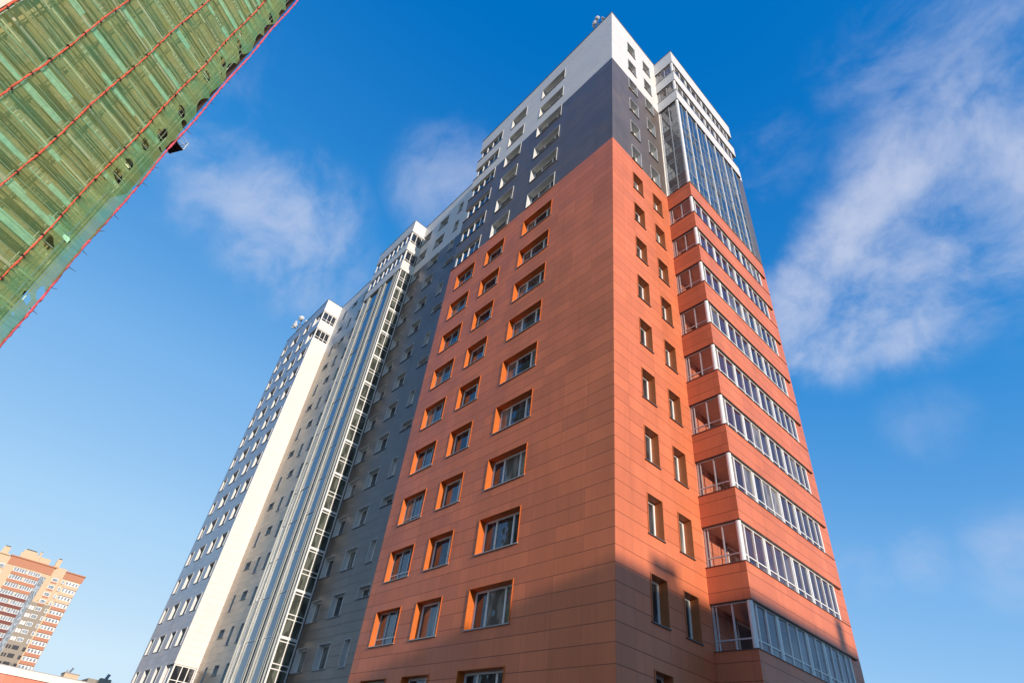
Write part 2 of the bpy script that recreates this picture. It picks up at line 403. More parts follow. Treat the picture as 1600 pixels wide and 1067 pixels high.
# corner windows at the left end of the tower's grey and white storeys
for n in range(1, 7):
    z0, z1 = zt(n) - HW, zt(n); f = MB(); p = MB()
    xr = colC[1]
    f.box(XL + .22, .14, z0, xr - .03, .22, z0 + .06, 'frame'); f.box(XL + .22, .14, z1 - .06, xr - .03, .22, z1, 'frame')
    for i in range(5):
        x = XL + .22 + (xr - .1 - XL - .22) * i / 4
        f.box(x, .12 if i else .14, z0 + .06, x + .07, .22, z1 - .06, 'frame')
    f.box(XL + .14, .14, z0, XL + .22, .22, z1, 'frame')
    f.box(XL + .14, .22, z0, XL + .2, 1.42, z0 + .06, 'frame'); f.box(XL + .14, .22, z1 - .06, XL + .2, 1.42, z1, 'frame'); f.box(XL + .14, 1.42, z0, XL + .2, 1.5, z1, 'frame')
    f.box(xr - .03, -.03, z0, xr, .3, z1, 'palef')
    f.box(XL - .03, -.05, z0 - .02, xr + .03, .138, z0 - .001, 'sill')
    p.quad((XL + .18, .18, z0 + .03), (xr - .03, .18, z0 + .03), (xr - .03, .18, z1 - .03), (XL + .18, .18, z1 - .03), 'pane')
    p.quad((XL + .17, .18, z0 + .03), (XL + .17, .18, z1 - .03), (XL + .17, 1.46, z1 - .03), (XL + .17, 1.46, z0 + .03), 'pane')
    f.quad((XL, .0, z1), (XL, 1.5, z1), (xr, 1.5, z1), (xr, .0, z1), 'soffit')
    f.quad((XL, .0, z0 - .002), (xr, .0, z0 - .002), (xr, 1.5, z0 - .002), (XL, 1.5, z0 - .002), 'soffit')
    o = f.build('corner_window', bld); p.build('pane', o)

# glazed balconies on the right: parapet bands, floors, glazing
def band(x0, y0, x1, y1, z0, z1, k, sides='sen', th=.12):
    b = MB(); pr = .0
    if 's' in sides: b.box(x0, y0, z0, x1, y0 + th, z1, k)
    if 'e' in sides: b.box(x1 - th, y0 + th, z0, x1, y1, z1, k)
    if 'n' in sides: b.box(x0, y1 - th, z0 + .002, x1 - th - .002, y1, z1 - .002, k)
    b.box(x0, y0 - .03, z1, x1 + .03, y0 + th, z1 + .022, 'sill'); b.box(x1 - th, y0 + th, z1, x1 + .03, y1 + .02, z1 + .022, 'sill')
    b.box(x0, y0 + .02, z0 - .03, x1 - .02, y0 + th - .01, z0, 'sill'); b.box(x1 - th + .01, y0 + th, z0 - .03, x1 - .02, y1, z0, 'sill')
    return b
ys = [YB + .09, 5.93, 6.62, 7.38, 7.5, 8.22, 8.95, 9.66, 9.80, 10.46, 11.10, 11.24, 11.85, 12.5, 13.15, 13.66]
thick = {0, 4, 8, 11, 15}
def panes_x(mb, x, yl, zl, k, tw=.008):   # separate panes, none of them perfectly true
    for a, b in zip(yl, yl[1:]):
        for c, d in zip(zl, zl[1:]):
            e1, e2 = random.uniform(-tw, tw), random.uniform(-tw, tw)
            mb.quad((x + e1, a, c), (x - e1, b, c), (x - e1 + e2, b, d), (x + e1 + e2, a, d), k if k != 'paneb' or random.random() > .1 else 'panec')
def glazing(n):
    z0, z1 = zt(n) - 1.68, zt(n) - .05   # sits on the band below
    f = MB(); p = MB(); x = PX - .1; y = YB + .1
    f.tube([(PX - .13, YB + .13, z0), (PX - .13, YB + .13, z1)], .10, 'frame', 12)
    # south side: two lights
    f.box(.02, y, z0, .09, y + .06, z1, 'alu'); f.box(.09, y, z0, PX - .2, y + .06, z0 + .05, 'alu'); f.box(.09, y, z1 - .05, PX - .2, y + .06, z1, 'alu')
    f.box(.09, y + .004, z0 + .36, PX - .2, y + .056, z0 + .41, 'alu'); f.box(.78, y - .004, z0 + .05, .83, y + .064, z1 - .05, 'alu')
    f.box(.17, y, z0 + .05, .2, y + .05, z1 - .05, 'alu')
    # front
    f.box(x - .06, YB + .2, z0, x, 13.72, z0 + .05, 'frame'); f.box(x - .06, YB + .2, z1 - .05, x, 13.72, z1, 'frame'); f.box(x - .056, YB + .2, z0 + .34, x - .004, 13.72, z0 + .385, 'frame')
    for i, q in enumerate(ys[1:]):
        tk = .032 if (i + 1) not in thick else .055
        f.box(x - .065, q - tk, z0 + .05, x + .012, q + tk, z1 - .05, 'frame')
    p.quad((.05, y + .03, z0), (PX - .15, y + .03, z0), (PX - .15, y + .03, z1), (.05, y + .03, z1), 'paneb')
    panes_x(p, x - .03, [YB + .18] + ys[1:], [z0, z1], 'paneb')
    o = f.build('balcony_glazing', bld); p.build('pane', o); return o
inner = MB()
wall(inner, 'x', .0, YB, 13.72, GZ, TOP, [], [(GZ - 1, 31.3, 'inred'), (31.3, 60, 'inwhite')]); 
for n in range(1, 17):
    for yy in (7.3, 9.9, 12.0):   # balcony doors and windows in the back wall
        z0 = zt(n) - 1.55; dh = 0 if yy != 9.2 else -.75
        inner.box(.0, yy, z0 + dh, .03, yy + 1.3, zt(n) - .12, 'frame'); inner.box(.03, yy + .08, z0 + dh + .08, .036, yy + 1.22, zt(n) - .2, 'pane')
inner.box(0, 9.74, GZ, PX - .2, 9.82, 49.3, 'inwhite')
inner.build('balcony_wall', bld)
for n in range(1, 19):
    top = 49.8 if n == 1 else 49.32 - 3 * (n - 1)
    bot = 47.98 - 3 * (n - 1)
    if 3 < n < 7: continue
    k = 'white' if n < 4 else 'red'
    if bot < GZ: bot = GZ
    b = band(.0, YB, PX, YF, bot, top, k); o = b.build('balcony_parapet', bld)
    fl = MB(); fl.box(.02, YB + .13, bot + .01, PX - .13, YF - .13, bot + .2, 'soffit' if n < 7 else 'soffred'); fl.build('balcony_floor', bld)
    if n == 1:
        fl = MB(); fl.box(.02, YB + .13, 49.3, PX - .13, YF - .13, 49.4, 'roof'); fl.build('balcony_roof', bld)
for n in [1, 2] + list(range(7, 17)): glazing(n)
# the four storeys of curtain wall between the white and the red bands
cw = MB(); cpn = MB(); z0c, z1c = 31.36, 41.94
x = PX - .08; y = YB + .1
cw.tube([(PX - .14, YB + .14, z0c), (PX - .14, YB + .14, z1c)], .11, 'frame', 12)
cw.box(.0, y, z0c, .12, y + .1, z1c, 'frame'); cw.box(.76, y, z0c, .82, y + .07, z1c, 'alu')
cw.box(-.001 + .12, y + .002, z0c, .76, y + .06, z0c + .06, 'alu')
for n in range(3, 8):
    for dz, hh_ in ((0, .07), (-.95, .05), (-1.25, .05)):
        z = zt(n) + .0 + dz + (.9 if n == 3 else 0)
        if z0c + .1 < z < z1c - .1:
            cw.box(.12, y + .003, z, PX - .2, y + .06, z + hh_, 'alu'); cw.box(x - .05, YB + .2, z, x + .005, 13.72, z + hh_ * .7, 'alu')
for i in range(13):
    q = YB + .62 + i * .63
    big = i % 2 == 1
    cw.box(x - .06, q - (.035 if big else .018), z0c, x + (.04 if big else .012), q + (.035 if big else .018), z1c, 'frame' if big else 'fin')
cpn.quad((.05, y + .03, z0c), (PX - .15, y + .03, z0c), (PX - .15, y + .03, z1c), (.05, y + .03, z1c), 'paneb')
panes_x(cpn, x - .02, [YB + .18] + [YB + .62 + i * .63 for i in range(13)], [z0c] + [zt(n) + dz for n in (6, 5, 4, 3) for dz in (-1.25, 0.) if z0c < zt(n) + dz < z1c] + [z1c], 'paneg', .022)
o = cw.build('curtain_wall', bld); cpn.build('pane', o)
for n in range(4, 7):
    z = 47.98 - 3 * (n - 1)
    fl = MB(); fl.box(.02, YB + .2, z, PX - .25, 13.7, z + .2, 'soffit'); fl.build('balcony_floor', bld)
    rl = MB()
    for yy in (YB + .3,):
        rl.box(.1, yy, z + 1.1, PX - .3, yy + .04, z + 1.15, 'alu'); 
        for q in range(6): rl.box(.1 + q * .22, yy + .005, z + .2, .13 + q * .22, yy + .035, z + 1.1, 'alu')
    rl.build('railing', bld)

# middle bay: white bands on top, glazed shaft below
for n in (1, 2, 3):
    top = 49.8 if n == 1 else 49.32 - 3 * (n - 1); bot = 47.98 - 3 * (n - 1)
    b = MB(); th = .12
    b.box(X2b, Y2, bot, X2a, Y2 + th, top, 'white'); b.box(X2a - th, Y2 + th, bot, X2a, YD, top, 'white'); b.box(X2b, Y2 + th, bot, X2b + th, YD, top, 'white')
    b.box(X2b - .02, Y2 - .03, top, X2a + .03, Y2 + th, top + .025, 'sill'); b.box(X2a - th, Y2 + th, top, X2a + .03, YD, top + .025, 'sill')
    b.build('balcony_parapet', bld)
    fl = MB(); fl.box(X2b + .13, Y2 + .13, bot + .01, X2a - .13, YD, bot + .2, 'soffit'); fl.build('balcony_floor', bld)
for n in (1, 2):
    z0, z1 = zt(n) - 1.66, zt(n) - .03; f = MB(); p = MB(); xx = X2a - .1; yy = Y2 + .1
    f.box(xx - .1, yy, z0, xx, yy + .1, z1, 'frame')
    for q in (1.52, 2.13): f.box(xx - .06, q, z0, xx, q + .06, z1, 'frame')
    f.box(xx - .056, yy + .1, z0, xx - .004, 2.13, z0 + .06, 'frame'); f.box(xx - .056, yy + .1, z1 - .07, xx - .004, 2.13, z1, 'frame'); f.box(xx - .055, yy + .1, z0 + .3, xx - .005, 2.13, z0 + .36, 'frame')
    f.box(X2b + .1, yy, z0, xx - .1, yy + .06, z0 + .06, 'frame'); f.box(X2b + .1, yy, z1 - .06, xx - .1, yy + .06, z1, 'frame')
    for i in range(9):
        q = X2b + .1 + (X2a - X2b - .3) * i / 8; wq = .13 if i % 2 else .07
        f.box(q, yy - .03, z0 + .06, q + wq, yy + .07, z1 - .06, 'frame')
    f.box(X2b + .1, yy, z0, X2b + .16, YD, z0 + .05, 'frame'); f.box(X2b + .1, yy, z1 - .05, X2b + .16, YD, z1, 'frame')
    p.quad((xx - .03, yy, z0), (xx - .03, YD, z0), (xx - .03, YD, z1), (xx - .03, yy, z1), 'pane')
    p.quad((X2b + .12, yy + .03, z0), (xx, yy + .03, z0), (xx, yy + .03, z1), (X2b + .12, yy + .03, z1), 'pane')
    p.quad((X2b + .13, yy, z0), (X2b + .13, yy, z1), (X2b + .13, YD, z1), (X2b + .13, YD, z0), 'pane')
    o = f.build('balcony_glazing', bld); p.build('pane', o)
sh = MB(); sp = MB(); xx = X2a - .06; yf = Y2 + .12
sh.box(xx - .09, yf - .02, GZ, xx + .02, yf + .09, 41.95, 'frame')
for q, wq in ((1.55, .06), (2.15, .08)): sh.box(xx - .06, q, GZ, xx + .01, q + wq, 41.95, 'frame')
ncol = ((1.01, 1.55), (1.61, 2.15))
z = 42.55
while z > GZ:
    for dz, hh_ in ((0, .17), (-.30, .06), (-1.62, .06), (-1.92, .06), (-.0, 0)):
        if hh_ and z + dz < 41.9:
            za = z + dz - hh_
            for a, b in ncol: sh.box(xx - .055, a, max(za, GZ), xx + .005, b, z + dz, 'frame')
    z -= 3.0
sp.quad((xx - .03, yf + .1, GZ), (xx - .03, 2.2, GZ), (xx - .03, 2.2, 41.95), (xx - .03, yf + .1, 41.95), 'panes')
xl = [X2b + .1, -33.7, -31.4, -30.6, -28.6, xx]; zl = [GZ] + [41.9 - 3 * k + .73 for k in range(14, 0, -1)] + [41.95]
for a, b in zip(xl, xl[1:]):
    for c, d in zip(zl, zl[1:]):
        e1, e2 = random.uniform(-.012, .012), random.uniform(-.02, .02); sp.quad((a, yf + .05 + e1, c), (b, yf + .05 - e1, c), (b, yf + .05 - e1 + e2, d), (a, yf + .05 + e1 + e2, d), 'paneg')
sh.box(X2b, yf + .12, GZ, X2b + .08, YD, 41.95, 'white')
for k in range(1, 17):
    z = 41.9 - 3 * k + .7
    sh.box(X2b + .1, yf + .02, z, xx - .2, yf + .06, z + .06, 'alu'); sh.box(X2b + .1, yf + .1, z - .2, xx - .1, YD, z, 'soffit')
shaft = sh.build('glazed_shaft', bld); sp.build('pane', shaft)
for q in (-34.82, -33.85, -33.55, -31.55, -31.28, -30.72, -30.45, -28.72, -28.45, -28.05):
    fn = MB(); fn.box(q, Y2 + .03, GZ, q + .055, yf + .04, 41.92, 'fin'); fn.build('fin', shaft)
# end block's corner glazing (top two storeys and the lowest in view)
for n in (1, 2, 15):
    z0, z1 = zt(n) - 1.58, zt(n) - .02; f = MB(); p = MB(); xx = X3a - .08; yy = Y3 + .06
    f.box(xx - .1, yy, z0, xx, yy + .12, z1, 'frame')
    for q in (.95, 1.5, 2.04): f.box(xx - .06, q, z0, xx + .01, q + .07, z1, 'frame')
    for za, zb in ((z0, z0 + .07), (z0 + .36, z0 + .42), (z1 - .08, z1)): f.box(xx - .055, yy + .12, za, xx + .004, 2.04, zb, 'frame')
    for i in range(4):
        q = c3[3][0] + .1 + i * .62
        f.box(q, yy + .1, z0, q + .07, yy + .18, z1, 'frame')
    f.box(c3[3][0] + .03, Y3 - .03, z0, c3[3][0] - .0, Y3 + .4, z1, 'palef')
    f.box(c3[3][0], yy + .1, z0, xx - .1, yy + .17, z0 + .06, 'frame')
    f.quad((c3[3][0], Y3, z1 + .018), (c3[3][0], YD, z1 + .018), (X3a, YD, z1 + .018), (X3a, Y3, z1 + .018), 'soffit')
    f.quad((c3[3][0], Y3, z0 - .018), (X3a, Y3, z0 - .018), (X3a, YD, z0 - .018), (c3[3][0], YD, z0 - .018), 'soffit')
    p.quad((xx - .03, yy, z0), (xx - .03, YD, z0), (xx - .03, YD, z1), (xx - .03, yy, z1), 'pane')
    p.quad((c3[3][0], yy + .14, z0), (xx, yy + .14, z0), (xx, yy + .14, z1), (c3[3][0], yy + .14, z1), 'pane')
    o = f.build('balcony_glazing', bld); p.build('pane', o)

# ------------------------------------------------------------------ rooftop antennas
M['dish'] = simple('antenna_white', (.55, .57, .6), .4); M['mast'] = simple('antenna_mast_steel', (.2, .22, .26), .5, metal=.5)
def antenna(loc, label, s=1., rz=0):
    r = empty('antenna', loc, rz); tag(r, label, 'antenna')
    a = MB(); a.tube([(0, 0, 0), (0, 0, 1.75 * s)], .035 * s, 'mast'); a.tube([(-.45 * s, 0, 1.2 * s), (.45 * s, 0, 1.2 * s)], .022 * s, 'mast'); a.tube([(0, -.35 * s, .8 * s), (0, .3 * s, .8 * s)], .02 * s, 'mast')
    a.tube([(.3 * s, .3 * s, 0), (0, 0, 1.1 * s)], .015 * s, 'mast'); a.tube([(-.3 * s, .3 * s, 0), (0, 0, 1.1 * s)], .015 * s, 'mast')
    a.build('mast', r)
    for (x, y, z, az, hgt) in ((-.42, 0, 1.3, .4, .55), (.42, 0, 1.35, -.5, .6), (0, -.3, 1.65, 1.4, .45), (-.25, -.3, .85, .9, .5)):
        d = MB(); ca, sa = math.cos(az), math.sin(az)
        pts = []
        d.tube([(x * s - .05 * ca * s, y * s - .05 * sa * s, z * s), (x * s + .03 * ca * s, y * s + .03 * sa * s, z * s), (x * s + .16 * ca * s, y * s + .16 * sa * s, (z + .03) * s)], [.10 * s, .19 * s, .22 * s], 'dish', 12)
        d.box(x * s - .06 * s, y * s - .05 * s, (z - hgt * .6) * s, x * s + .06 * s, y * s + .05 * s, (z - .22) * s, 'dish')
        d.build('dish', r)
    return r
antenna((-1.55, .16, 50.05), 'cluster of small white dish antennas on the roof corner of the terracotta tower', 1.0, .3)
antenna((-57.4, .5, 50.05), 'white antenna mast on the far roof end of the white and silver block', 2.0, .8)

# ------------------------------------------------------------------ netted scaffold building
th = R(121); hv = Vector((math.cos(th), math.sin(th), 0)); nv = Vector((hv.y, -hv.x, 0))   # nv points from the facade to the viewer
DN = 36.0; FO = CW - nv * DN
gb = empty('scaffolded_building', (FO.x, FO.y, GZ)); gb.rotation_euler.z = th + math.pi   # local x = -h, local y = -? set below
tag(gb, 'high building wrapped in torn green scaffold netting with red ropes, at the left edge', 'building')
gb.rotation_euler.z = math.atan2(hv.y, hv.x)
# local frame: x along the facade to its far corner, y away from the viewer... checked by the sign below
ly = Vector((-hv.y, hv.x, 0)); SG = 1 if ly.dot(-nv) > 0 else -1
LZ = lambda z: z - GZ
m, t, b = mat('green_debris_net'); M['net'] = m
g = t.new('ShaderNodeTexCoord'); P = g.outputs['Object']; X = t.sep(P)
st = t.vmath('MULTIPLY', P, (.35, 1., 3.2))
nA = t.noise(st, 1.6, 6, .62, .3); nB = t.noise(P, .45, 3); nC = t.noise(t.vmath('MULTIPLY', P, (6., 1., 1.2)), 1.5, 3)
c1_ = t.mix(t.map(nA, .3, .75), (.10, .30, .14), (.18, .46, .26))
c1_ = t.mix(t.map(nB, .38, .6, .15, .7), c1_, (.32, .37, .13))
b.inputs['Roughness'].default_value = .8; b.inputs['Specular IOR Level'].default_value = .2; t.put(b.inputs['Base Color'], c1_)
tl = t.new('ShaderNodeBsdfTranslucent'); t.put(tl.inputs[0], c1_)
tr = t.new('ShaderNodeBsdfTransparent'); tr.inputs[0].default_value = (.86, .95, .88, 1)
ms = t.new('ShaderNodeMixShader'); ms.inputs[0].default_value = .3; t.l.new(b.outputs[0], ms.inputs[1]); t.l.new(tl.outputs[0], ms.inputs[2])
dens = t.math('MULTIPLY', t.map(nC, .3, .7, .34, .44, False), 1.0)
# lapped double layer along the outer edge
dens = t.math('ADD', dens, t.map(X[0], 12.2, 12.9, 0, .30))
# wind-torn slits near the edge
vor = t.new('ShaderNodeTexVoronoi', feature='F1'); t.put(vor.inputs['Vector'], t.vmath('MULTIPLY', t.vmath('ADD', P, t.comb(t.math('MULTIPLY', X[2], .35), 0., 0.)), (.85, 0., .62))); vor.inputs['Scale'].default_value = 1.0; vor.inputs['Randomness'].default_value = .8
hl = t.math('ADD', vor.outputs['Distance'], t.math('MULTIPLY', t.noise(P, 3.2, 2), .22))
hole = t.math('MULTIPLY', t.map(hl, .41, .425, 1, 0), t.map(X[0], 12.45, 12.6))
dens = t.math('MULTIPLY', t.math('MINIMUM', dens, .95), t.math('SUBTRACT', 1., hole))
m2 = t.new('ShaderNodeMixShader'); t.put(m2.inputs[0], dens); t.l.new(tr.outputs[0], m2.inputs[1]); t.l.new(ms.outputs[0], m2.inputs[2])
t.l.new(m2.outputs[0], m.node_tree.nodes['Material Output'].inputs[0])
# brick wall behind
m, t, b = mat('olive_brown_masonry'); M['brick'] = m
P = t.new('ShaderNodeTexCoord').outputs['Object']
br = t.new('ShaderNodeTexBrick'); X = t.sep(P); t.put(br.inputs['Vector'], t.comb(X[0], X[2], 0.)); br.inputs['Scale'].default_value = 1.0
br.inputs['Brick Width'].default_value = .52; br.inputs['Row Height'].default_value = .2; br.inputs['Mortar Size'].default_value = .02
br.inputs['Color1'].default_value = (.42, .30, .14, 1); br.inputs['Color2'].default_value = (.52, .40, .2, 1); br.inputs['Mortar'].default_value = (.55, .45, .3, 1)
t.put(b.inputs['Base Color'], t.mix(t.map(t.noise(P, .5, 4), .3, .7, .3, 1.), br.outputs[0], (.42, .34, .16))); b.inputs['Roughness'].default_value = .9
M['cream'] = simple('bare_timber_plank', (.85, .80, .58), .8, var=.15, scale=2); M['teal'] = simple('blue_green_sheet', (.50, .80, .66), .7, var=.25)
M['scaf'] = simple('galvanised_scaffold_tube', (.62, .68, .62), .5, metal=.3); M['brownp'] = simple('weathered_plank', (.48, .38, .22), .85, var=.3)
M['rope'] = simple('red_rope', (.60, .10, .05), .8, var=.5, scale=6); M['pink'] = simple('faded_pink_edge_rope', (.58, .08, .11), .7, var=.45, scale=5)
M['dark'] = simple('dark_brown_boarding', (.06, .03, .025), .9); M['pale'] = simple('pale_pink_render', (.80, .66, .58), .8)
S0, S1 = 3.15, 14.4; ZT = 74.0
bw = MB(); bw.box(S0 + .0, SG * 1.35, 0, 13.75, SG * 14, LZ(ZT - 1), 'brick'); bw.box(-16, SG * .3, 0, S0 - .1, SG * 14, LZ(ZT), 'pale')
for k in range(26):
    z = 2.0 + k * 2.94
    bw.box(S0 + .2, SG * 1.2, z, 13.2, SG * 1.35, z + .25, 'pale' if k % 3 == 0 else 'brownp')
bw.build('wall', gb)
wn_ = MB()
for k in range(24):
    for xx in (4.6, 7.7, 10.7):
        z = 3.2 + k * 2.94; wn_.box(xx, SG * 1.3, z, xx + 1.3, SG * 1.345, z + 1.5, 'brownp')
o = wn_.build('window_opening', gb)
random.seed(11)
lift = 1.96; k = 0; z = 28.6 - 16 * lift + .0
ropesS = [3.15, 6.12, 9.18, 12.24]
while z < ZT - 2:
    if z > -2:
        d = MB(); edges = ropesS + [13.6 + random.uniform(-.5, .3)]
        for a, b_ in zip(edges, edges[1:]):
            s0 = a
            while s0 < b_ - .05:
                s1 = min(b_, s0 + random.choice((1.1, 1.6, 2.2, 3.1))); kind = random.random(); zz = LZ(z) + random.uniform(-.04, .04)
                hb = random.uniform(.4, .7)
                d.box(s0, SG * .8, zz, s1, SG * .95, zz + .05, 'brownp')
                if kind < .28:   # two bright boards with a gap
                    d.box(s0, SG * .22, zz, s1, SG * .25, zz + .13, 'cream'); d.box(s0, SG * .22, zz + .3, s1, SG * .25, zz + .45, 'cream')
                elif kind < .52: d.box(s0, SG * .2, zz, s1, SG * .23, zz + hb, 'teal')
                elif kind < .64: d.box(s0, SG * .2, zz, s1, SG * .23, zz + hb * .5, 'brownp')
                elif kind < .76: d.box(s0, SG * .2, zz + .1, s1, SG * .23, zz + .1 + hb * .35, 'pale')
                else:            # lattice girder along the lift
                    for y0 in (0, .14, .3, .44): d.box(s0, SG * .2, zz + y0, s1, SG * .24, zz + y0 + .035, 'cream')
                    q = s0 + .05
                    while q < s1 - .1: d.box(q, SG * .205, zz + .02, q + .07, SG * .23, zz + .45, random.choice(('scaf', 'cream', 'pale'))); q += random.uniform(.16, .34)
                s0 = s1
        d.tube([(S0, SG * .2, LZ(z) + .5), (13.7, SG * .2, LZ(z) + .5)], .028, 'scaf', 6); d.tube([(S0, SG * .2, LZ(z) + 1.0), (13.7, SG * .2, LZ(z) + 1.0)], .028, 'scaf', 6)
        d.box(S0 + 0, SG * .17, LZ(z) + .03, 13.5, SG * .195, LZ(z) + .09, random.choice(('brownp', 'teal', 'teal', 'brownp')))
        d.build('scaffold_deck', gb)
    z += lift
for s in ropesS + [13.75]:
    d = MB(); d.tube([(s + .12, SG * .28, 0), (s + .12, SG * .28, LZ(ZT - 1.5))], .03, 'scaf', 6); d.tube([(s + .12, SG * 1.0, 0), (s + .12, SG * 1.0, LZ(ZT - 1.5))], .03, 'scaf', 6); d.build('scaffold_pole', gb)
# net: a billowing sheet, scalloped free edge high up
nt = MB(); nt.mi('net'); nx, nz = 60, 300
def sag(zw):   # how far the free edge has pulled back from the corner rope
    h = max(0., min(1., (zw - 33) / 14)); ph = (zw / 3.2) % 1.0
    return h * (.10 + .62 * math.sin(math.pi * ph) ** .7 * (.7 + .5 * math.sin(zw * .9)))
for j in range(nz + 1):
    zw = GZ + (ZT - GZ) * j / nz
    xe = S1 - .05 - max(0, sag(zw))
    for i in range(nx + 1):
        xs = S0 + (xe - S0) * i / nx
        f = (xs - S0) / 3.03
        bulge = .11 * abs(math.sin(math.pi * f)) * (1 + .5 * math.sin(zw * 1.3 + xs * .7)) + .035 * math.sin(zw * 3.2 + xs * 2.1) + .03 * math.sin(zw * 5.1 - xs * 1.3)
        nt.v.append((xs, -SG * (.02 + bulge), LZ(zw)))
for j in range(nz):
    for i in range(nx):
        a = j * (nx + 1) + i; nt.f.append((a, a + 1, a + nx + 2, a + nx + 1)); nt.m.append(0)
nt.build('netting', gb)
dk = MB(); z = 34.0
dk.box(13.76, SG * 1.3, LZ(31), 14.2, SG * 1.36, LZ(ZT - 2), 'dark'); dk.box(14.2, SG * .06, LZ(31), 14.26, SG * 1.7, LZ(ZT - 2), 'dark'); dk.box(13.76, SG * 1.2, LZ(12), 14.1, SG * 1.26, LZ(31), 'dark')
dk.build('boarding', gb)
def rope(s, r, k, dep, amp, name, dz=.35):
    d = MB(); pts = []; rr = []; zz = 0.
    while zz < ZT - GZ:
        lx = s + amp * math.sin(zz * .55 + s) + random.uniform(-1, 1) * amp * .35
        pts.append((lx, -SG * (dep + random.uniform(0, .03)), zz)); rr.append(r * random.uniform(.65, 1.3)); zz += dz
    d.tube(pts, rr, k, 7); 
    if name == 'rope':
        zz = 1.0
        while zz < ZT - GZ: d.box(s - .09, -SG * (dep + .09), zz, s + .09, -SG * (dep - .02), zz + .10, 'dark'); zz += lift
    d.build(name, gb)
for s in ropesS: rope(s, .055, 'rope', .10, .05, 'rope')
rope(S1, .075, 'pink', .02, .05, 'edge_rope', .22)
tw = MB(); zz = 4.0
while zz < ZT - GZ:   # loose ties along the edge
    tw.tube([(S1 - .1, 0, zz), (S1 + random.uniform(.15, .5), -SG * .1, zz + random.uniform(-.1, .4))], [.03, .012], 'dark', 5); zz += random.uniform(1.1, 2.4)
tw.build('tie', gb)
pf = MB(); pz = LZ(-1.18 + (20.84 + 1.18) * 1.8)   # loading platform sticking out past the corner
pf.box(13.9, SG * .1, pz, 15.25, SG * 1.5, pz + .06, 'dark'); pf.box(13.9, SG * .15, pz - .35, 14.6, SG * .25, pz, 'dark'); pf.box(13.9, SG * 1.4, pz - .35, 14.6, SG * 1.5, pz, 'dark')
for xx, yy in ((15.25, .15), (15.25, 1.5), (14.5, .15)): pf.tube([(xx, SG * yy, pz), (xx, SG * yy, pz + 1.05)], .03, 'scaf', 6)
pf.tube([(14.3, SG * .15, pz + 1.05), (15.25, SG * .15, pz + 1.05), (15.25, SG * 1.5, pz + 1.05)], .03, 'scaf', 6); pf.tube([(14.3, SG * .15, pz + .55), (15.25, SG * .15, pz + .55), (15.25, SG * 1.5, pz + .55)], .025, 'scaf', 6)
pf.build('platform', gb)

# ------------------------------------------------------------------ far brick tower at lower left (real place 300 m away)
K = 2.5; FX = CW.x + (-110 - CW.x) * K
fy = lambda y: CW.y + (y - CW.y) * K
fz = lambda z: CW.z + (z - CW.z) * K
M['fcream'] = simple('cream_brick', (.58, .44, .30), .9); M['forange'] = simple('orange_brick', (.46, .21, .13), .9); M['fbrown'] = simple('maroon_brick', (.19, .07, .06), .9)
M['ftaupe'] = simple('taupe_surface', (.30, .26, .21), .9); M['fwhite'] = simple('white_balcony_frames', (.82, .82, .8), .6); M['fglass'] = glass('pale_far_glass', body=(.18, .2, .22), fres=1.8)
M['fdark'] = simple('far_dark_opening', (.05, .05, .06), .8)
ft = empty('residential_tower', (FX, fy(-9), GZ)); tag(ft, 'distant orange and cream brick high-rise with chimneys on its roof, at lower left', 'apartment building')
def fbox(mb, y0, z0, y1, z1, d0, d1, k):   # d: metres proud of the facade
    mb.box(d0, fy(y0) - fy(-9), fz(z0) - GZ, d1, fy(y1) - fy(-9), fz(z1) - GZ, k)
zb = -1.83
fw_ = MB()
fbox(fw_, -30, zb, -3.45, 23.0, -18, 0, 'fcream')
fbox(fw_, -8.35, zb, -5.75, 17.6, 0, .15, 'ftaupe'); fbox(fw_, -14.2, 21.9, -7.95, 23.1, 0, .25, 'forange'); fbox(fw_, -6.2, 21.95, -3.3, 22.95, 0, .3, 'forange')  # taupe zone over the lower middle of the facade, orange bands on top
fbox(fw_, -7.8, 17.9, -6.25, 23.4, 0, .5, 'fcream'); fbox(fw_, -13.2, zb, -9.0, 21.9, 0, .12, 'fcream'); fbox(fw_, -9.3, zb, -8.4, 21.4, .12, .2, 'fglass')
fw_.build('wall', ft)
fc = MB(); fbox(fc, -14.4, 23.12, -7.6, 23.3, -18, .7, 'forange'); fbox(fc, -6.2, 23.0, -3.2, 23.16, -18, .7, 'forange'); fbox(fc, -30, 23.05, -14.5, 23.25, -18, .6, 'fcream'); fc.build('cornice', ft)
fh = MB(); fbox(fh, -13.3, 23.3, -9.0, 24.35, -12, -2, 'fcream'); fbox(fh, -13.1, 24.35, -11.2, 24.9, -9, -3, 'fcream'); fbox(fh, -12.9, 24.9, -11.4, 25.02, -3.2, -2.9, 'fdark'); fh.build('roof_house', ft)
for y0, y1, zt_ in ((-8.2, -7.5, 24.75), (-15.8, -14.9, 24.4), (-10.95, -10.6, 25.0)):
    ch = MB(); fbox(ch, y0, 23.2, y1, zt_, -4, -1.5, 'fcream'); fbox(ch, y0 + .1, zt_, y1 - .1, zt_ + .14, -3.9, -1.6, 'fdark'); ch.build('chimney', ft)
nw = 0
random.seed(5)
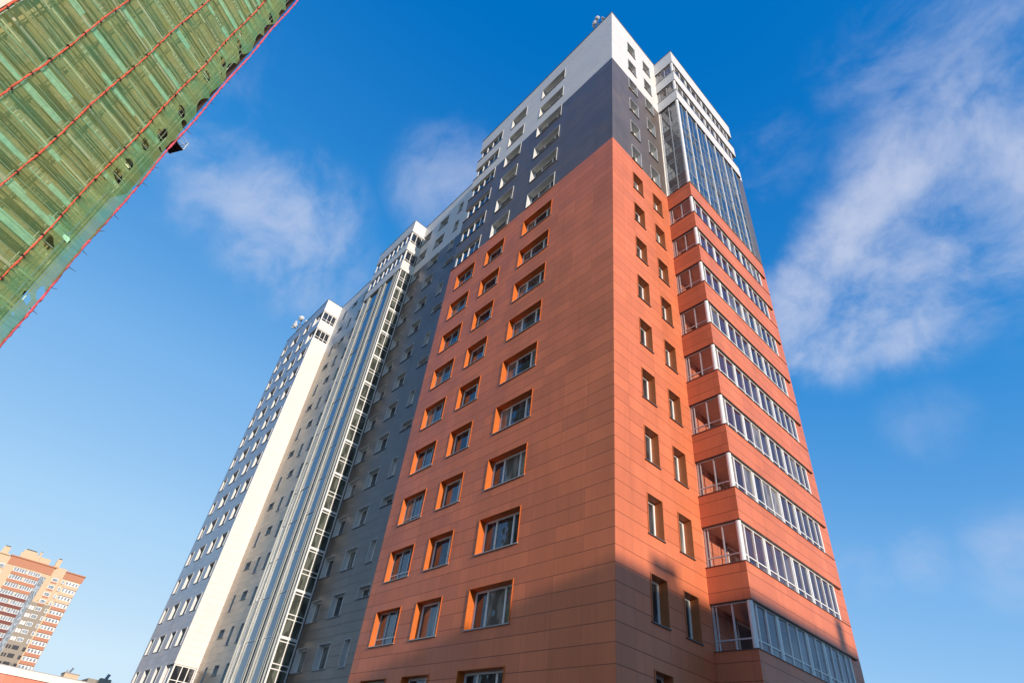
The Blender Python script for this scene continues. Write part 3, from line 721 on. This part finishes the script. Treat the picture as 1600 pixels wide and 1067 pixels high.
for r in range(16):
    z1 = 21.7 - r * 1.16; z0 = z1 - .58
    for y0, y1, kd in ((-13.0, -11.2, 'bal'), (-11.0, -9.3, 'bal'), (-7.5, -6.65, 'win'), (-8.3, -7.7, 'pair'), (-5.5, -3.6, 'bal2'), (-6.1, -5.7, 'win'), (-16.4, -15.5, 'win'), (-15.0, -14.3, 'win')):
        if kd == 'pair' and r < 4: continue
        if nw >= 100: break
        wv = MB(); kk = 'fwhite' if (kd.startswith('bal') or r < 9) else 'fdark'
        if kd == 'bal':
            fbox(wv, y0, z0, y1, z1, .12, .35, 'fglass'); n_ = 5
            for i in range(n_ + 1): q = y0 + (y1 - y0) * i / n_; fbox(wv, q - .03, z0, q + .03, z1, .35, .42, 'fwhite')
            fbox(wv, y0, z0 - .05, y1, z0, .35, .45, 'fwhite'); fbox(wv, y0 - .1, z0 - .5, y1 + .1, z0 - .05, .12, .4, 'forange' if r < 3 else 'fbrown')
        elif kd == 'bal2':
            fbox(wv, y0, z0, y1, z1, .1, .8, 'fwhite')
            for i in range(4): q = y0 + .05 + (y1 - y0) * i / 4; fbox(wv, q, z0 + .06, q + .3, z1 - .06, .8, .83, 'fglass')
            fbox(wv, y0 - .05, z0 - .5, y1 + .08, z0, .1, .9, 'forange' if r > 2 else 'fcream')
        elif kd == 'pair':
            for q in (y0, y0 + .36): fbox(wv, q, z0, q + .26, z1 - .06, .16, .22, kk)
        else:
            fbox(wv, y0, z0, y1, z1, .16, .55 if r < 4 else .24, 'fwhite' if r < 9 else 'fdark'); fbox(wv, y0 + .06, z0 + .06, y1 - .06, z1 - .06, .55 if r < 4 else .24, .6 if r < 4 else .27, 'fglass' if r < 9 else 'fdark')
            if r < 4 and y0 == -7.5: fbox(wv, y0, z0 - .3, y1, z0 - .04, .16, .58, 'forange')
        wv.build('window' if not kd.startswith('bal') else 'balcony', ft); nw += 1

# low red and white building in front of it
M['lred'] = panel('red_panel_front', (.72, .17, .10), .5, pz=1.2, pu=1.5, var=.06); M['lwhite'] = panel('white_fascia', (.80, .76, .70), .5, dark=.7, var=.03, pz=3, oz=-5)
lb = empty('low_building', (-75, -10, GZ)); tag(lb, 'long low building with white fascia above a red wall, at the bottom left corner', 'building')
l_ = MB(); l_.box(-14, -40, 0, 0, 48, 7.69, 'lred'); l_.build('wall', lb)
l_ = MB(); l_.box(-14.2, -40.2, 7.70, .25, 48.2, 8.44, 'lwhite'); l_.box(-14.3, -40.3, 8.44, .32, 48.3, 8.50, 'coping'); l_.build('fascia', lb)
l_ = MB()
for k in range(20): l_.box(0, -37 + k * 4.2, 1.5, .05, -34.5 + k * 4.2, 4.2, 'pane')
l_.build('window', lb)
K2 = (160 + CW.x) / (60 + CW.x)
gy = lambda y: CW.y + (y - CW.y) * K2
gz_ = lambda z: CW.z + (z - CW.z) * K2
db = empty('distant_house', (-160, 12, GZ)); tag(db, 'pale rooftop with a chimney peeping over the roofline of the low red and white building', 'building')
l_ = MB(); l_.box(-12, -12, 0, 0, 14, 12.0 - GZ, 'fcream'); l_.build('wall', db)
l_ = MB(); l_.box(-6, gy(-5.25) - 12, 12.0 - GZ, -1, gy(-4.05) - 12, gz_(4.92) - GZ, 'fcream'); l_.box(-6.2, gy(-5.3) - 12, gz_(4.92) - GZ, -.8, gy(-4.0) - 12, gz_(4.98) - GZ, 'coping'); l_.build('roof_house', db)
l_ = MB(); l_.box(-3, gy(-5.12) - 12, gz_(4.98) - GZ, -2, gy(-4.98) - 12, gz_(5.2) - GZ, 'mast'); l_.tube([(-2, gy(-4.9) - 12, gz_(4.98) - GZ), (-2, gy(-4.75) - 12, gz_(5.45) - GZ)], .2, 'mast'); l_.build('chimney', db)
d2 = empty('distant_house', (-160, gy(-1.6), GZ)); tag(d2, 'small dark chimney and roof edge rising right of the pale rooftop, low on the horizon', 'building')
l_ = MB(); l_.box(-10, -4, 0, 0, 5, gz_(4.85) - GZ, 'ftaupe'); l_.build('wall', d2)
l_ = MB(); l_.tube([(-2, -.4, gz_(4.8) - GZ), (-2, .1, gz_(5.55) - GZ)], .35, 'mast'); l_.box(-3, -1.4, gz_(4.85) - GZ, -1, .9, gz_(5.1) - GZ, 'ftaupe'); l_.build('chimney', d2)

# ------------------------------------------------------------------ the block across the street whose shadow climbs the tower's foot
NXb = 70.0; rise = (NXb) * math.tan(SUN_EL) / math.cos(SUN_A); shf = NXb * math.tan(SUN_A)
M['nwall'] = panel('opposite_block_cladding', (.50, .30, .24), .6, pz=3, pu=3); 
nb = empty('opposite_block', (NXb, 0, GZ)); tag(nb, 'long seven storey block across the street, outside the picture to the right', 'building')
zr = 5.95 + rise - GZ
l_ = MB(); l_.box(0, -75, 0, 16, 45, zr, 'nwall'); l_.build('wall', nb)
l_ = MB()
for yv, w_, h_ in ((2.6, 1.5, .6), (13.1, .6, 1.0), (-20, 2, 1.5)): l_.box(.5, yv - shf - w_/2, zr + (.35 if w_ > 1 else 0), 1.2, yv - shf + w_/2, zr + .35 + h_ * .8, 'coping')
l_.box(.8, 13.0 - shf - .05, zr, .9, 13.0 - shf + .05, zr + .4, 'coping'); l_.box(.8, 2.5 - shf, zr, .9, 2.6 - shf, zr + .4, 'coping')
l_.build('roof_vent', nb)
l_ = MB()
for r in range(7):
    for k in range(28): l_.box(-.03, -73 + k * 4.2, 1.2 + r * 3, .0, -71 + k * 4.2, 2.8 + r * 3, 'pane')
o = l_.build('window', nb); o['kind'] = 'stuff'

# ------------------------------------------------------------------ ground
M['asphalt'] = simple('asphalt', (.05, .05, .052), .9, var=.2, scale=.6); M['earth'] = simple('bare_earth', (.16, .13, .1), .95, var=.25, scale=.05); M['paving'] = panel('grey_paving', (.30, .29, .27), .85, pu=.4)
def sheet(name, x0, y0, x1, y1, z, k):
    q = MB(); q.quad((x0, y0, z), (x1, y0, z), (x1, y1, z), (x0, y1, z), k); o = q.build(name); o['kind'] = 'structure'; return o
sheet('ground', -2500, -2500, 2500, 2500, GZ - .15, 'earth')
sheet('road', -200, -34, 300, -8, GZ - .146, 'asphalt')
q = MB(); q.box(-62, -7, GZ - .2, 4, -.0, GZ - .004, 'paving'); q.box(.0, .01, GZ - .2, 6, 26, GZ - .006, 'paving'); o = q.build('pavement'); o['kind'] = 'structure'
